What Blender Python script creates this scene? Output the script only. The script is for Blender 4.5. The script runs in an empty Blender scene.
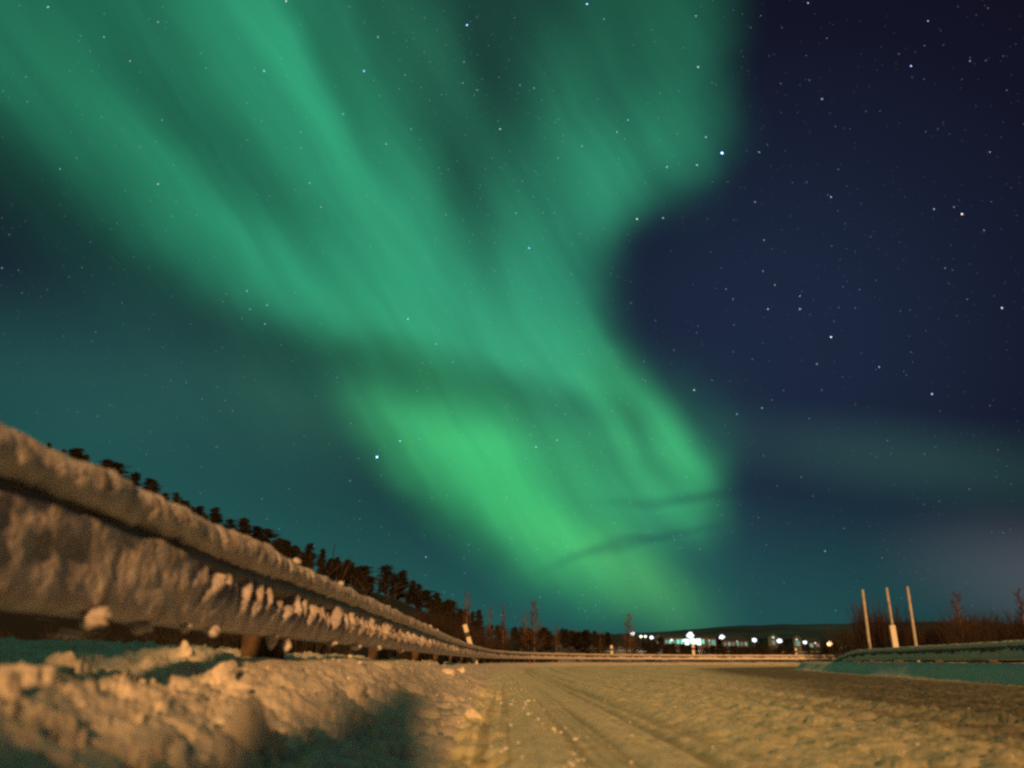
import bpy, math, random
import numpy as np
from mathutils import Vector, Matrix

S = bpy.context.scene
COL = S.collection
R = math.radians
random.seed(7)

# ------------------------------------------------------------------ camera
HC = 0.32                     # the camera stands low on the shoulder
FPX = 829.0                   # focal length in pixels of a 1024 wide frame
PITCH = math.atan(277 / FPX)
cd = bpy.data.cameras.new('camera'); cam = bpy.data.objects.new('camera', cd); COL.objects.link(cam)
cam.location = (0, 0, HC); cam.rotation_euler = (math.pi / 2 + PITCH, 0, 0)
cd.sensor_width = 36; cd.lens = 36 * FPX / 1024
cd.clip_start = 0.05; cd.clip_end = 20000
cd.dof.use_dof = True; cd.dof.focus_distance = 90; cd.dof.aperture_fstop = 1.9
S.camera = cam

# ------------------------------------------------------------------ sky (aurora on the celestial sphere)
TINT={'a':(.027,.368,.178),'c':(.033,.300,.155),'b':(.046,.520,.140),'y':(.09,.46,.07),'n':(.010,.025,.054),'t':(.011,.092,.076),'p':(.105,.090,.105),'g':(.030,.110,.060),'r':(.022,.300,.140),'o':(.14,.36,.125)}
BASE=(.0060,.0060,.0165)
BACK=[ # night blue and horizon glow
 (760,350,420,400,0,.62,'n'),
 (60,290,300,150,10,.12,'n'),
 (40,350,420,150,4,.28,'t'),
 (640,500,170,110,20,.4,'n'),
 (120,520,600,270,8,.88,'t'),
 (520,650,640,190,0,.66,'t'),
 (860,610,520,190,0,.34,'t'),
 (900,458,300,60,6,.32,'g'),
 (1080,585,240,100,8,.52,'p'),
]
AUR=[
 (180,110,640,280,40,.29,'a'),
 (450,60,320,430,0,.20,'c'),
 (60,-60,420,240,0,.14,'a'),
 (210,200,400,118,41,.39,'a'),
 (345,292,260,80,20,.26,'a'),
 (340,140,460,100,58,.52,'a'),
 (290,10,220,180,60,.16,'a'),
 (440,270,220,90,50,.16,'c'),
 (425,60,240,60,80,.12,'c'),
 (505,230,240,46,73,.12,'c'),
 (640,40,320,130,88,.26,'r'),
 (690,90,190,80,95,.18,'r'),
 (650,165,150,90,150,.30,'r'),
 (590,150,200,60,70,.10,'c'),
 (560,240,240,110,90,.36,'a'),
 (540,310,170,75,60,.24,'a'),
 (500,370,330,160,24,.17,'c'),
 (310,390,460,130,8,.30,'g'),
 (600,390,240,110,35,.16,'c'),
 (470,455,240,100,46,.44,'b'),
 (430,430,140,80,30,.24,'b'),
 (525,515,160,55,50,.26,'b'),
 (580,465,230,170,42,.30,'b'),
 (600,450,150,90,20,.10,'b'),
 (642,425,170,56,54,.36,'b'),
 (672,470,90,46,70,.24,'b'),
 (630,505,140,90,-10,.20,'b'),
 (608,567,175,60,28,.30,'y'),
 (642,588,120,46,36,.16,'y'),
]
LANES=[ # thinner places in the curtains
 (285,350,290,52,8,.40),(450,390,220,52,12,.42),(570,405,120,36,16,.22),
 (645,440,120,26,60,.42),
 (690,497,120,10,-3,.36),(605,549,95,11,-19,.36),(668,533,90,8,-7,.3),(640,470,160,30,20,.15),
 (190,130,300,60,42,.36),(335,70,190,40,68,.36),(488,50,200,50,80,.20),(455,190,160,40,72,.20),
 (674,280,124,100,92,.96,.78),(800,505,140,104,90,.85,.6),(712,232,150,56,-27,.6,.8),(660,350,90,60,60,.35),(800,120,120,240,0,.85),
 (40,330,300,110,14,.5),
]
OVERHEAD=[ # glow above and behind the view: centre and size in the sky plane
 (-500,-1500,1700,1080,0,.48,'o'),
 (-1500,-300,800,1500,0,.45,'o'),
]

SKY_AZ, SKY_ALT = 0.0, PITCH           # the curtains stand around this direction of the sky

def sky_plane(x, y):
    X = (x - 512) / FPX; Y = (y - 384) / FPX
    n = math.sqrt(X * X + Y * Y + 1)
    return 2 * X / n / (1 + 1 / n) * FPX, 2 * Y / n / (1 + 1 / n) * FPX

W = bpy.data.worlds.new('World'); S.world = W; W.use_nodes = True
nt = W.node_tree; nt.nodes.clear()
def N(t, **k):
    n = nt.nodes.new(t)
    for a, b in k.items(): setattr(n, a, b)
    return n
def L(a, b): nt.links.new(a, b)
def VM(op, a=None, b=None, c=None, scale=None):
    n = N('ShaderNodeVectorMath', operation=op)
    for i, q in enumerate((a, b, c)):
        if q is None: continue
        if isinstance(q, (tuple, list)): n.inputs[i].default_value = q
        else: L(q, n.inputs[i])
    if scale is not None:
        if isinstance(scale, float): n.inputs['Scale'].default_value = scale
        else: L(scale, n.inputs['Scale'])
    return n
def MA(op, a, b=None):
    n = N('ShaderNodeMath', operation=op)
    for i, q in enumerate((a, b)):
        if q is None: continue
        if isinstance(q, float): n.inputs[i].default_value = q
        else: L(q, n.inputs[i])
    return n.outputs[0]
tc = N('ShaderNodeTexCoord')
d = VM('NORMALIZE', tc.outputs['Generated']).outputs[0]
ct, sn = math.cos(SKY_ALT), math.sin(SKY_ALT)
ca, sa = math.cos(SKY_AZ), math.sin(SKY_AZ)
Fd = (sa * ct, ca * ct, sn); Rd = (ca, -sa, 0.0); Ud = (-sa * sn, -ca * sn, ct)
df = VM('DOT_PRODUCT', d, Fd).outputs['Value']
dr = VM('DOT_PRODUCT', d, Rd).outputs['Value']
du = VM('DOT_PRODUCT', d, Ud).outputs['Value']
den = MA('DIVIDE', 2 * FPX, MA('MAXIMUM', MA('ADD', df, 1.0), 0.05))
cx = N('ShaderNodeCombineXYZ')
L(MA('MULTIPLY', dr, den), cx.inputs[0]); L(MA('MULTIPLY', MA('MULTIPLY', du, den), -1.0), cx.inputs[1])
# gentle waver of the curtains
nz = N('ShaderNodeTexNoise'); nz.inputs['Scale'].default_value = 0.009; nz.inputs['Detail'].default_value = 2.0
L(cx.outputs[0], nz.inputs['Vector'])
wob = VM('SUBTRACT', nz.outputs['Color'], (.5, .5, .5))
wob = VM('MULTIPLY_ADD', wob.outputs[0], (34.0, 34.0, 0.0), cx.outputs[0])
flat = VM('MULTIPLY', wob.outputs[0], (1, 1, 0)).outputs[0]
plain = cx.outputs[0]

def lobe(b, lo, hi, src, raw=False, full=1.0):
    x, y, a, w, ang = b[:5]
    cu, cv = sky_plane(x, y); r2 = ((x - 512) ** 2 + (y - 384) ** 2) / FPX / FPX
    s = 2 / (1 + math.sqrt(1 + r2)) / (1 + r2) ** .25
    if raw: cu, cv, s = x, y, 1.0
    m = N('ShaderNodeMapping', vector_type='TEXTURE')
    m.inputs['Location'].default_value = (cu, cv, 0); m.inputs['Rotation'].default_value = (0, 0, R(ang))
    m.inputs['Scale'].default_value = (a * s, w * s, 1)
    L(src, m.inputs['Vector'])
    g = N('ShaderNodeTexGradient', gradient_type='SPHERICAL'); L(m.outputs[0], g.inputs[0])
    r = N('ShaderNodeMapRange', interpolation_type='SMOOTHSTEP')
    r.inputs['From Max'].default_value = full
    r.inputs['To Min'].default_value = lo; r.inputs['To Max'].default_value = hi
    L(g.outputs['Fac'], r.inputs['Value'])
    return r.outputs[0]

acc = VM('MULTIPLY', (0, 0, 0), (0, 0, 0)).outputs[0]
for b in AUR: acc = VM('MULTIPLY_ADD', lobe(b, 0.0, b[5], flat), TINT[b[6]], acc).outputs[0]
for b in OVERHEAD: acc = VM('MULTIPLY_ADD', lobe(b, 0.0, b[5], plain, True), TINT[b[6]], acc).outputs[0]
for b in LANES: acc = VM('SCALE', acc, scale=lobe(b, 1.0, 1.0 - b[5], flat, False, b[6] if len(b) > 6 else 1.0)).outputs[0]
# fine rays within the curtains
mp = N('ShaderNodeMapping', vector_type='TEXTURE'); mp.inputs['Rotation'].default_value = (0, 0, R(58)); mp.inputs['Scale'].default_value = (330, 30, 1)
L(flat, mp.inputs['Vector'])
n2 = N('ShaderNodeTexNoise'); n2.inputs['Scale'].default_value = 1.0; n2.inputs['Detail'].default_value = 2.0; L(mp.outputs[0], n2.inputs['Vector'])
rr = N('ShaderNodeMapRange'); rr.inputs['From Min'].default_value = .25; rr.inputs['From Max'].default_value = .75
rr.inputs['To Min'].default_value = .84; rr.inputs['To Max'].default_value = 1.14; L(n2.outputs['Fac'], rr.inputs['Value'])
acc = VM('SCALE', acc, scale=rr.outputs[0]).outputs[0]
acc = VM('ADD', acc, BASE).outputs[0]
for b in BACK: acc = VM('MULTIPLY_ADD', lobe(b, 0.0, b[5], plain), TINT[b[6]], acc).outputs[0]
bg = N('ShaderNodeBackground'); L(acc, bg.inputs['Color']); bg.inputs['Strength'].default_value = 1.0
L(bg.outputs[0], N('ShaderNodeOutputWorld').inputs[0])
W.cycles.sampling_method = 'MANUAL'; W.cycles.sample_map_resolution = 256

# ------------------------------------------------------------------ the orange road light, low, from behind
SUN_AZ, SUN_EL = 175.0, 15.5
sd = bpy.data.lights.new('road_light', 'SUN'); so = bpy.data.objects.new('road_light', sd); COL.objects.link(so)
sd.energy = 3.6; sd.color = (1.0, .475, .155); sd.angle = R(2.2)
sv = Vector((math.sin(R(SUN_AZ)) * math.cos(R(SUN_EL)), math.cos(R(SUN_AZ)) * math.cos(R(SUN_EL)), math.sin(R(SUN_EL))))
so.rotation_euler = sv.to_track_quat('Z', 'Y').to_euler(); so.location = (3, -30, 8)

S.view_settings.view_transform = 'Standard'; S.view_settings.look = 'None'
S.view_settings.exposure = 0; S.view_settings.gamma = 1
S.render.engine = 'CYCLES'
S.cycles.max_bounces = 4; S.cycles.diffuse_bounces = 2; S.cycles.glossy_bounces = 2
S.cycles.use_denoising = False
S.cycles.filter_width = 2.7
S.cycles.sample_clamp_indirect = .6; S.cycles.sample_clamp_direct = 2.0

# ------------------------------------------------------------------ helpers
def tag(o, label=None, cat=None, group=None, kind=None):
    if label: o['label'] = label
    if cat: o['category'] = cat
    if group: o['group'] = group
    if kind: o['kind'] = kind
    return o
def empty(name, loc=(0, 0, 0), rz=0.0):
    o = bpy.data.objects.new(name, None); COL.objects.link(o); o.location = loc; o.rotation_euler = (0, 0, rz)
    o.empty_display_size = .2
    return o
def mesh_np(name, V, F, mat=None, parent=None, smooth=True):
    """F: int array (n,4) or (n,3) or a list of faces"""
    me = bpy.data.meshes.new(name)
    V = np.asarray(V, dtype=np.float32)
    if isinstance(F, np.ndarray):
        k = F.shape[1]
        me.vertices.add(len(V)); me.vertices.foreach_set('co', V.ravel())
        me.loops.add(F.size); me.loops.foreach_set('vertex_index', F.astype(np.int32).ravel())
        me.polygons.add(len(F)); me.polygons.foreach_set('loop_start', np.arange(0, F.size, k, dtype=np.int32))
        me.polygons.foreach_set('loop_total', np.full(len(F), k, dtype=np.int32))
        me.update(calc_edges=True); me.validate()
    else:
        me.from_pydata([tuple(map(float, v)) for v in V], [], F); me.update()
    if smooth: me.polygons.foreach_set('use_smooth', np.ones(len(me.polygons), dtype=bool))
    if mat: me.materials.append(mat)
    o = bpy.data.objects.new(name, me); COL.objects.link(o)
    if parent: o.parent = parent
    return o
class MB:
    def __init__(s): s.v = []; s.f = []
    def add(s, vs, fs):
        k = len(s.v); s.v += [tuple(v) for v in vs]; s.f += [tuple(i + k for i in f) for f in fs]; return s
    def box(s, x0, x1, y0, y1, z0, z1, M=None):
        vs = [Vector((x, y, z)) for z in (z0, z1) for y in (y0, y1) for x in (x0, x1)]
        if M: vs = [M @ v for v in vs]
        return s.add(vs, [(0, 2, 3, 1), (4, 5, 7, 6), (0, 1, 5, 4), (2, 6, 7, 3), (0, 4, 6, 2), (1, 3, 7, 5)])
    def tube(s, pts, rad, n=6, cap=True):
        pts = [Vector(p) for p in pts]; k = len(s.v)
        for i, p in enumerate(pts):
            t = (pts[min(i + 1, len(pts) - 1)] - pts[max(i - 1, 0)]).normalized()
            a = t.cross(Vector((0.31, .95, .05))).normalized(); b = t.cross(a)
            r = rad[i] if isinstance(rad, (list, tuple)) else rad
            for j in range(n):
                w = 2 * math.pi * j / n; s.v.append(tuple(p + (a * math.cos(w) + b * math.sin(w)) * r))
        for i in range(len(pts) - 1):
            for j in range(n):
                q = (j + 1) % n
                s.f.append((k + i * n + j, k + i * n + q, k + (i + 1) * n + q, k + (i + 1) * n + j))
        if cap:
            s.f.append(tuple(k + j for j in range(n))[::-1]); s.f.append(tuple(k + (len(pts) - 1) * n + j for j in range(n)))
        return s
    def build(s, name, mat, parent=None, smooth=False):
        return mesh_np(name, s.v, s.f, mat, parent, smooth)
def copy_tree(o, parent=None):
    c = o.copy(); COL.objects.link(c)
    if parent: c.parent = parent
    for ch in [q for q in KIDS.get(o.name, [])]: copy_tree(ch, c)
    return c
KIDS = {}
def note_kids(o):
    for q in COL.objects:
        if q.parent: KIDS.setdefault(q.parent.name, [])
    for q in COL.objects:
        if q.parent and q not in KIDS[q.parent.name]: KIDS[q.parent.name].append(q)

def hash2(ix, iy, seed):
    h = (ix.astype(np.int64) * 374761393 + iy.astype(np.int64) * 668265263 + seed * 974711) & 0xffffffff
    h = ((h ^ (h >> 13)) * 1274126177) & 0xffffffff
    return ((h ^ (h >> 16)) & 0xffffff) / float(0xffffff)
def vnoise(x, y, seed=0):
    ix = np.floor(x); iy = np.floor(y); fx = x - ix; fy = y - iy
    fx = fx * fx * fx * (fx * (fx * 6 - 15) + 10); fy = fy * fy * fy * (fy * (fy * 6 - 15) + 10)
    a = hash2(ix, iy, seed); b = hash2(ix + 1, iy, seed); c = hash2(ix, iy + 1, seed); e = hash2(ix + 1, iy + 1, seed)
    return (a + (b - a) * fx) * (1 - fy) + (c + (e - c) * fx) * fy
def fbm(x, y, oct=4, seed=0, gain=.5):
    s = 0; a = 1; t = 0
    for o in range(oct):
        c, q = math.cos(.6 * o), math.sin(.6 * o)
        s = s + a * (vnoise((x * c - y * q) * 2 ** o, (x * q + y * c) * 2 ** o, seed + o * 17) - .5); t += a; a *= gain
    return s / t * 2
def lumps(x, y, seed=0):
    """rounded clods: distance to jittered cell points"""
    ix = np.floor(x); iy = np.floor(y); best = np.full(np.shape(x), 9.0); hh = np.zeros(np.shape(x))
    for dx in (-1, 0, 1):
        for dy in (-1, 0, 1):
            jx, jy = ix + dx, iy + dy
            px = jx + hash2(jx, jy, seed); py = jy + hash2(jx, jy, seed + 5); sz = .35 + .65 * hash2(jx, jy, seed + 9)
            dd = np.sqrt((x - px) ** 2 + (y - py) ** 2) / sz
            m = dd < best; best = np.where(m, dd, best); hh = np.where(m, sz, hh)
    return np.sqrt(np.clip(1 - best * best, 0, 1)) * hh
def blocks(x, y, seed=0):
    """broken blocks: every cell a tilted facet of its own height"""
    ix = np.floor(x); iy = np.floor(y); best = np.full(np.shape(x), 9.0); hh = np.zeros(np.shape(x))
    for dx in (-1, 0, 1):
        for dy in (-1, 0, 1):
            jx, jy = ix + dx, iy + dy
            ox = x - jx - hash2(jx, jy, seed); oy = y - jy - hash2(jx, jy, seed + 5)
            h = hash2(jx, jy, seed + 9) + (hash2(jx, jy, seed + 13) - .5) * 1.5 * ox + (hash2(jx, jy, seed + 17) - .5) * 1.5 * oy
            dd = np.sqrt(ox * ox + oy * oy); m = dd < best; best = np.where(m, dd, best); hh = np.where(m, h, hh)
    return np.clip(hh, -.3, 1.3) - .5
def sst(x, a=0.0, b=1.0):
    t = np.clip((x - a) / (b - a), 0, 1); return t * t * (3 - 2 * t)

# materials -------------------------------------------------------------
def mat(name, col, rough=.8, var=.15, scale=6.0, bump=0.0, bscale=40.0, metal=0.0, coords='Object', col2=None, lo=.35, hi=.65, detail=5.0):
    m = bpy.data.materials.new(name); m.use_nodes = True; t = m.node_tree
    p = t.nodes['Principled BSDF']; p.inputs['Roughness'].default_value = rough; p.inputs['Metallic'].default_value = metal
    p.inputs['Specular IOR Level'].default_value = .25
    c = t.nodes.new('ShaderNodeTexCoord'); n = t.nodes.new('ShaderNodeTexNoise'); n.inputs['Scale'].default_value = scale; n.inputs['Detail'].default_value = detail
    t.links.new(c.outputs[coords], n.inputs['Vector'])
    r = t.nodes.new('ShaderNodeValToRGB'); r.color_ramp.elements[0].position = lo; r.color_ramp.elements[1].position = hi
    a = col if col2 is None else col2
    r.color_ramp.elements[0].color = tuple(min(1, q * (1 - var)) for q in a) + (1,); r.color_ramp.elements[1].color = tuple(min(1, q * (1 + var)) for q in col) + (1,)
    t.links.new(n.outputs['Fac'], r.inputs[0]); t.links.new(r.outputs[0], p.inputs['Base Color'])
    if bump:
        b = t.nodes.new('ShaderNodeTexNoise'); b.inputs['Scale'].default_value = bscale; b.inputs['Detail'].default_value = 4
        t.links.new(c.outputs[coords], b.inputs['Vector'])
        u = t.nodes.new('ShaderNodeBump'); u.inputs['Strength'].default_value = bump; u.inputs['Distance'].default_value = .02
        t.links.new(b.outputs['Fac'], u.inputs['Height']); t.links.new(u.outputs[0], p.inputs['Normal'])
    return m
def glow(name, col, strength):
    m = bpy.data.materials.new(name); m.use_nodes = True; t = m.node_tree; t.nodes.clear()
    e = t.nodes.new('ShaderNodeEmission'); e.inputs[0].default_value = tuple(col) + (1,); e.inputs[1].default_value = strength
    t.links.new(e.outputs[0], t.nodes.new('ShaderNodeOutputMaterial').inputs[0])
    return m
SNOW = mat('snow', (.80, .80, .75), .7, .04, 5, .35, 55)
RAILSNOW = mat('rail_snow', (.70, .66, .67), .7, .08, 9, .5, 60, col2=(.50, .45, .44), lo=.32, hi=.58)
BANK = mat('bank_snow', (.80, .74, .66), .75, .07, 3, .5, 45)
GROUND = mat('snowfield', (.62, .63, .66), .8, .08, .08, .3, 2, col2=(.07, .06, .05), lo=.46, hi=.60)
HILLM = mat('hill_slope', (.40, .42, .46), .9, .1, .045, 0, col2=(.018, .014, .011), lo=.62, hi=.75, detail=9)
FARM = mat('far_hills', (.022, .075, .11), .9, .2, .004, 0, col2=(.006, .024, .040), lo=.4, hi=.7, detail=8)
STEEL = mat('galvanised_steel', (.16, .16, .155), .55, .25, 8, .1, 60, metal=.5)
WOOD = mat('brown_timber', (.095, .06, .036), .8, .35, 14, .3, 50)
POLE = mat('pale_timber', (.48, .45, .40), .75, .15, 6, .1, 40)
WHITE = mat('white_plastic', (.74, .70, .62), .5, .05, 4)
BLACK = mat('black_band', (.03, .03, .03), .5, .1, 4)
TRUNK = mat('pine_bark', (.085, .055, .035), .9, .3, 5)
PINE = mat('pine_needles', (.026, .021, .014), .9, .35, 1.2)
TWIG = mat('bare_twigs', (.105, .060, .038), .9, .3, 2)
BIRCH = mat('birch_bark', (.22, .16, .11), .8, .3, 3)
SCRUB = mat('red_scrub', (.034, .024, .020), .9, .3, 2)
GREY = mat('dark_brush', (.032, .025, .020), .9, .3, 2)

# road surface: packed snow with sand, darker brown across the right lane
def road_mat():
    m = bpy.data.materials.new('packed_snow_road'); m.use_nodes = True; t = m.node_tree; p = t.nodes['Principled BSDF']
    p.inputs['Roughness'].default_value = .75; p.inputs['Specular IOR Level'].default_value = .2
    c = t.nodes.new('ShaderNodeTexCoord')
    def nz(s, d=5):
        n = t.nodes.new('ShaderNodeTexNoise'); n.inputs['Scale'].default_value = s; n.inputs['Detail'].default_value = d
        t.links.new(c.outputs['Object'], n.inputs['Vector']); return n.outputs['Fac']
    def ramp(f, a, b, lo, hi):
        r = t.nodes.new('ShaderNodeValToRGB'); r.color_ramp.elements[0].position = lo; r.color_ramp.elements[1].position = hi
        r.color_ramp.elements[0].color = a + (1,); r.color_ramp.elements[1].color = b + (1,); t.links.new(f, r.inputs[0]); return r.outputs[0]
    at = t.nodes.new('ShaderNodeAttribute'); at.attribute_name = 'dark_lane'
    snow0 = ramp(nz(7), (.78, .74, .48), (.95, .92, .69), .35, .65)
    tk = t.nodes.new('ShaderNodeAttribute'); tk.attribute_name = 'track'
    m0 = t.nodes.new('ShaderNodeMix'); m0.data_type = 'RGBA'; m0.inputs['B'].default_value = (.20, .18, .11, 1)
    t.links.new(tk.outputs['Fac'], m0.inputs['Factor']); t.links.new(snow0, m0.inputs['A']); snow = m0.outputs['Result']
    lane_col = ramp(nz(4), (.14, .13, .09), (.30, .27, .19), .35, .65)
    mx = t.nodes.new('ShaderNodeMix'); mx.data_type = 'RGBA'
    t.links.new(at.outputs['Fac'], mx.inputs['Factor']); t.links.new(snow, mx.inputs['A']); t.links.new(lane_col, mx.inputs['B'])
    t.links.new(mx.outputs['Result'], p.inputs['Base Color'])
    u = t.nodes.new('ShaderNodeBump'); u.inputs['Strength'].default_value = .5; u.inputs['Distance'].default_value = .015
    t.links.new(nz(38, 4), u.inputs['Height']); t.links.new(u.outputs[0], p.inputs['Normal'])
    return m
ROAD = road_mat()

# ------------------------------------------------------------------ lines of the place
def spline(P, step=.25):
    P = np.array(P, float); out = []
    Q = np.vstack([2 * P[0] - P[1], P, 2 * P[-1] - P[-2]])
    for i in range(1, len(Q) - 2):
        n = max(2, int(np.linalg.norm(Q[i + 1] - Q[i]) / .05))
        t = np.linspace(0, 1, n, endpoint=False)[:, None]
        a, b, c, e = Q[i - 1], Q[i], Q[i + 1], Q[i + 2]
        out.append(.5 * (2 * b + (c - a) * t + (2 * a - 5 * b + 4 * c - e) * t ** 2 + (3 * b - a - 3 * c + e) * t ** 3))
    C = np.vstack(out + [P[-1:]])
    s = np.r_[0, np.cumsum(np.linalg.norm(np.diff(C, axis=0), axis=1))]
    u = np.arange(0, s[-1], step)
    return np.c_[np.interp(u, s, C[:, 0]), np.interp(u, s, C[:, 1])], u
LEFT = [(-1.0, -42), (-1.15, -12), (-1.25, -2), (-1.285, 2), (-1.40, 12), (-1.50, 21), (-1.35, 34), (-.65, 47), (2.4, 60), (11, 74), (25, 81), (42, 80), (60, 74), (80, 62)]
RBASE = [(0.5, -42), (5.0, -8), (7.15, 4), (10.2, 18.6), (12.0, 29), (13.8, 38.5), (15.2, 46), (17.2, 53), (21.5, 59), (30, 63.5), (46, 64), (60, 58), (76, 48)]
Lc, Ls = spline(LEFT, .4)
Rc, Rs = spline(RBASE, .4)
def line_dist(C, s, x, y):
    """signed distance to the right of a polyline and the length along it"""
    A = C[:-1]; T = C[1:] - A; ln = np.linalg.norm(T, axis=1); T = T / ln[:, None]
    dist = np.empty(x.shape); al = np.empty(x.shape)
    for k in range(0, len(x), 20000):
        X = x[k:k + 20000, None]; Y = y[k:k + 20000, None]
        u = np.clip((X - A[:, 0]) * T[:, 0] + (Y - A[:, 1]) * T[:, 1], 0, ln)
        dx = X - A[:, 0] - u * T[:, 0]; dy = Y - A[:, 1] - u * T[:, 1]
        i = np.argmin(dx * dx + dy * dy, axis=1); j = np.arange(len(i))
        sg = np.sign(dx[j, i] * T[i, 1] - dy[j, i] * T[i, 0])
        dist[k:k + 20000] = np.hypot(dx[j, i], dy[j, i]) * np.where(sg == 0, 1, sg)
        al[k:k + 20000] = s[i] + u[j, i]
    return dist, al
def px_az(x): return math.atan2((x - 512) / FPX, math.cos(PITCH))     # azimuth of a low point seen at picture column x (about)
RIDGE = [(-140, 440), (0, 452), (80, 480), (150, 508), (205, 533), (260, 553), (300, 567), (350, 583), (390, 594), (416, 605), (450, 618), (480, 630), (540, 639), (620, 647), (700, 652), (800, 655)]
def ridge_tab():
    a = []; e = []
    for x, y in RIDGE:
        X = (x - 512) / FPX; U = (384 - y) / FPX
        v = Vector((X, math.cos(PITCH) - U * math.sin(PITCH), math.sin(PITCH) + U * math.cos(PITCH)))
        a.append(math.atan2(v.x, v.y)); e.append(v.z / math.hypot(v.x, v.y))
    return np.array(a), np.array(e)
RA, RE = ridge_tab()
R_RIDGE = 165.0
def far_z(x, y):
    r = np.hypot(x, y); az = np.arctan2(x, y)
    e = np.interp(az, RA, RE)
    e = np.where(az < RA[0], RE[0] * sst(az, -1.9, RA[0] - .05), e)
    rise = sst(r, 40, R_RIDGE) * R_RIDGE * e * (1 - .35 * sst(r, R_RIDGE, 420))
    z = -.9 + rise + 1.0 * sst(r, 70, 110) * sst(az, -.1, .1) * 0
    z = z + 2.6 * sst(r, 150, 260) * sst(az, -.08, .1)
    z = z + fbm(x / 14, y / 14, 3, 40) * .5 * sst(r, 30, 70)
    return z
def terrain(x, y):
    x = np.asarray(x, float); y = np.asarray(y, float); shp = x.shape; x = x.ravel(); y = y.ravel()
    r = np.hypot(x, y); near = r < 130
    t = np.full(x.shape, -99.0); sl = np.zeros(x.shape); t2 = np.full(x.shape, 99.0); sr = np.zeros(x.shape)
    t[near], sl[near] = line_dist(Lc, Ls, x[near], y[near]); t2[near], sr[near] = line_dist(Rc, Rs, x[near], y[near])
    zf = far_z(x, y)
    z = zf.copy()
    n = near
    X, Y, T, T2, SL = x[n], y[n], t[n], t2[n], sl[n]
    rr_ = r[n]
    # road ---------------------------------------------------------------
    wob = fbm(SL * .25, SL * 0 + 3.3, 3, 5) * .18
    te = T - 1.15 - wob                       # right of the left road edge
    w = np.clip(te / np.maximum(te - T2, 1), 0, 1)
    zr = -.13 * w
    fade = sst(rr_, 60, 12)
    tr = fbm(T * 10.5 + fbm(SL * .10, SL * 0, 2, 91) * .8, SL * .03, 3, 90, .7) * -.024 + fbm(T * 4.2, SL * .10, 3, 11) * .014 + fbm(T * 1.4, SL * .05, 2, 12) * .022
    tr = tr + (np.abs(fbm(T * 9, SL * .35, 2, 19)) - .25) * .016
    rough = fbm(X * 5, Y * 5, 4, 13) * .010 + lumps(X * 10, Y * 8.5, 3) * .030 * sst(te, .2, 1.8) + blocks(X * 6.1, Y * 5.2, 8) * .016 * sst(te, .9, 2.4)
    zr = zr + tr * (.45 + .55 * fade) + rough * (.25 + .75 * fade) - .012
    # left bank: ploughed snow up to the rail and a drift beyond it
    up = sst(te, .05, -.95)
    zb = (.28 + .045 * sst(Y, 3.2, 4.6) - .10 * sst(Y, 7, 18)) * up ** 1.5 + .03 * fbm(SL * .6, T * .6, 3, 21)
    wx = X + .05 * fbm(X * 6, Y * 6, 2, 36); wy = Y + .05 * fbm(X * 6 + 9, Y * 6, 2, 37)
    cl = blocks(wx * 3.1, wy * 2.6, 31) * .044 + blocks(wx * 7.5, wy * 6.5, 33) * .030 + blocks(wx * 16, wy * 14, 38) * .018 + fbm(X * 30, Y * 26, 3, 34) * .008 + lumps(X * 2.3 + 7, Y * 1.9, 35) * .06
    band = sst(te, .55, -.15) * sst(T, -.35, .1)
    band2 = sst(T, .2, -.3)
    band = band * (1 - .75 * sst(T, .45, .1) * sst(Y, 3, 4.5))
    zb = zb + .035 * sst(T, -.3, -.9) * sst(Y, 1, 3) * sst(Y, 30, 12)
    zb = zb + cl * (band * 1.0 + band2 * .8) * sst(rr_, 60, 14) - .05 * band
    back = sst(T, -1.2, -6)
    zb = zb * (1 - back) + (zf[n]) * back
    mixl = sst(te, .30, -.05)
    z1 = zr * (1 - mixl) + zb * mixl
    # right bank and the ground behind it
    bt = T2 + fbm(sr[n] * .5, sr[n] * 0, 2, 51) * .12
    zb2 = -.13 + .40 * sst(bt, 0, .62) + fbm(X * 2.2, Y * 2.2, 4, 52) * .03
    end = sst(sr[n], 96, 108)
    zb2 = zb2 - .22 * end * sst(bt, .2, 1)
    back2 = sst(bt, 1.6, 7)
    zb2 = zb2 * (1 - back2) + (-.25 + .35 * sst(bt, 6, 40) + fbm(X * .4, Y * .4, 3, 53) * .12) * back2
    mixr = sst(bt, -.12, .10)
    z1 = z1 * (1 - mixr) + zb2 * mixr
    # snow pile added out of view behind the camera to shadow the left shoulder
    pe = X + .084 * (Y + 3.4)
    ph = np.where(pe > -1.0, 1.63 + 1.9 * sst(pe, -.10, .10), 1.63 + 1.4 * sst(pe, -1.0, -1.25)) + .30 * fbm(X * 2.6, Y * 1.0, 3, 71)
    z1 = z1 + ph * np.exp(-((Y + 3.6) / .75) ** 2) * sst(pe, .48, .28) * sst(pe, -4.2, -3)
    # far right: melt into the wide terrain
    out = sst(rr_, 85, 125)
    z[n] = z1 * (1 - out) + zf[n] * out
    return z.reshape(shp), t.reshape(shp), t2.reshape(shp), sl.reshape(shp)
def ground_z(x, y): return float(terrain(np.array([x]), np.array([y]))[0][0])

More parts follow.
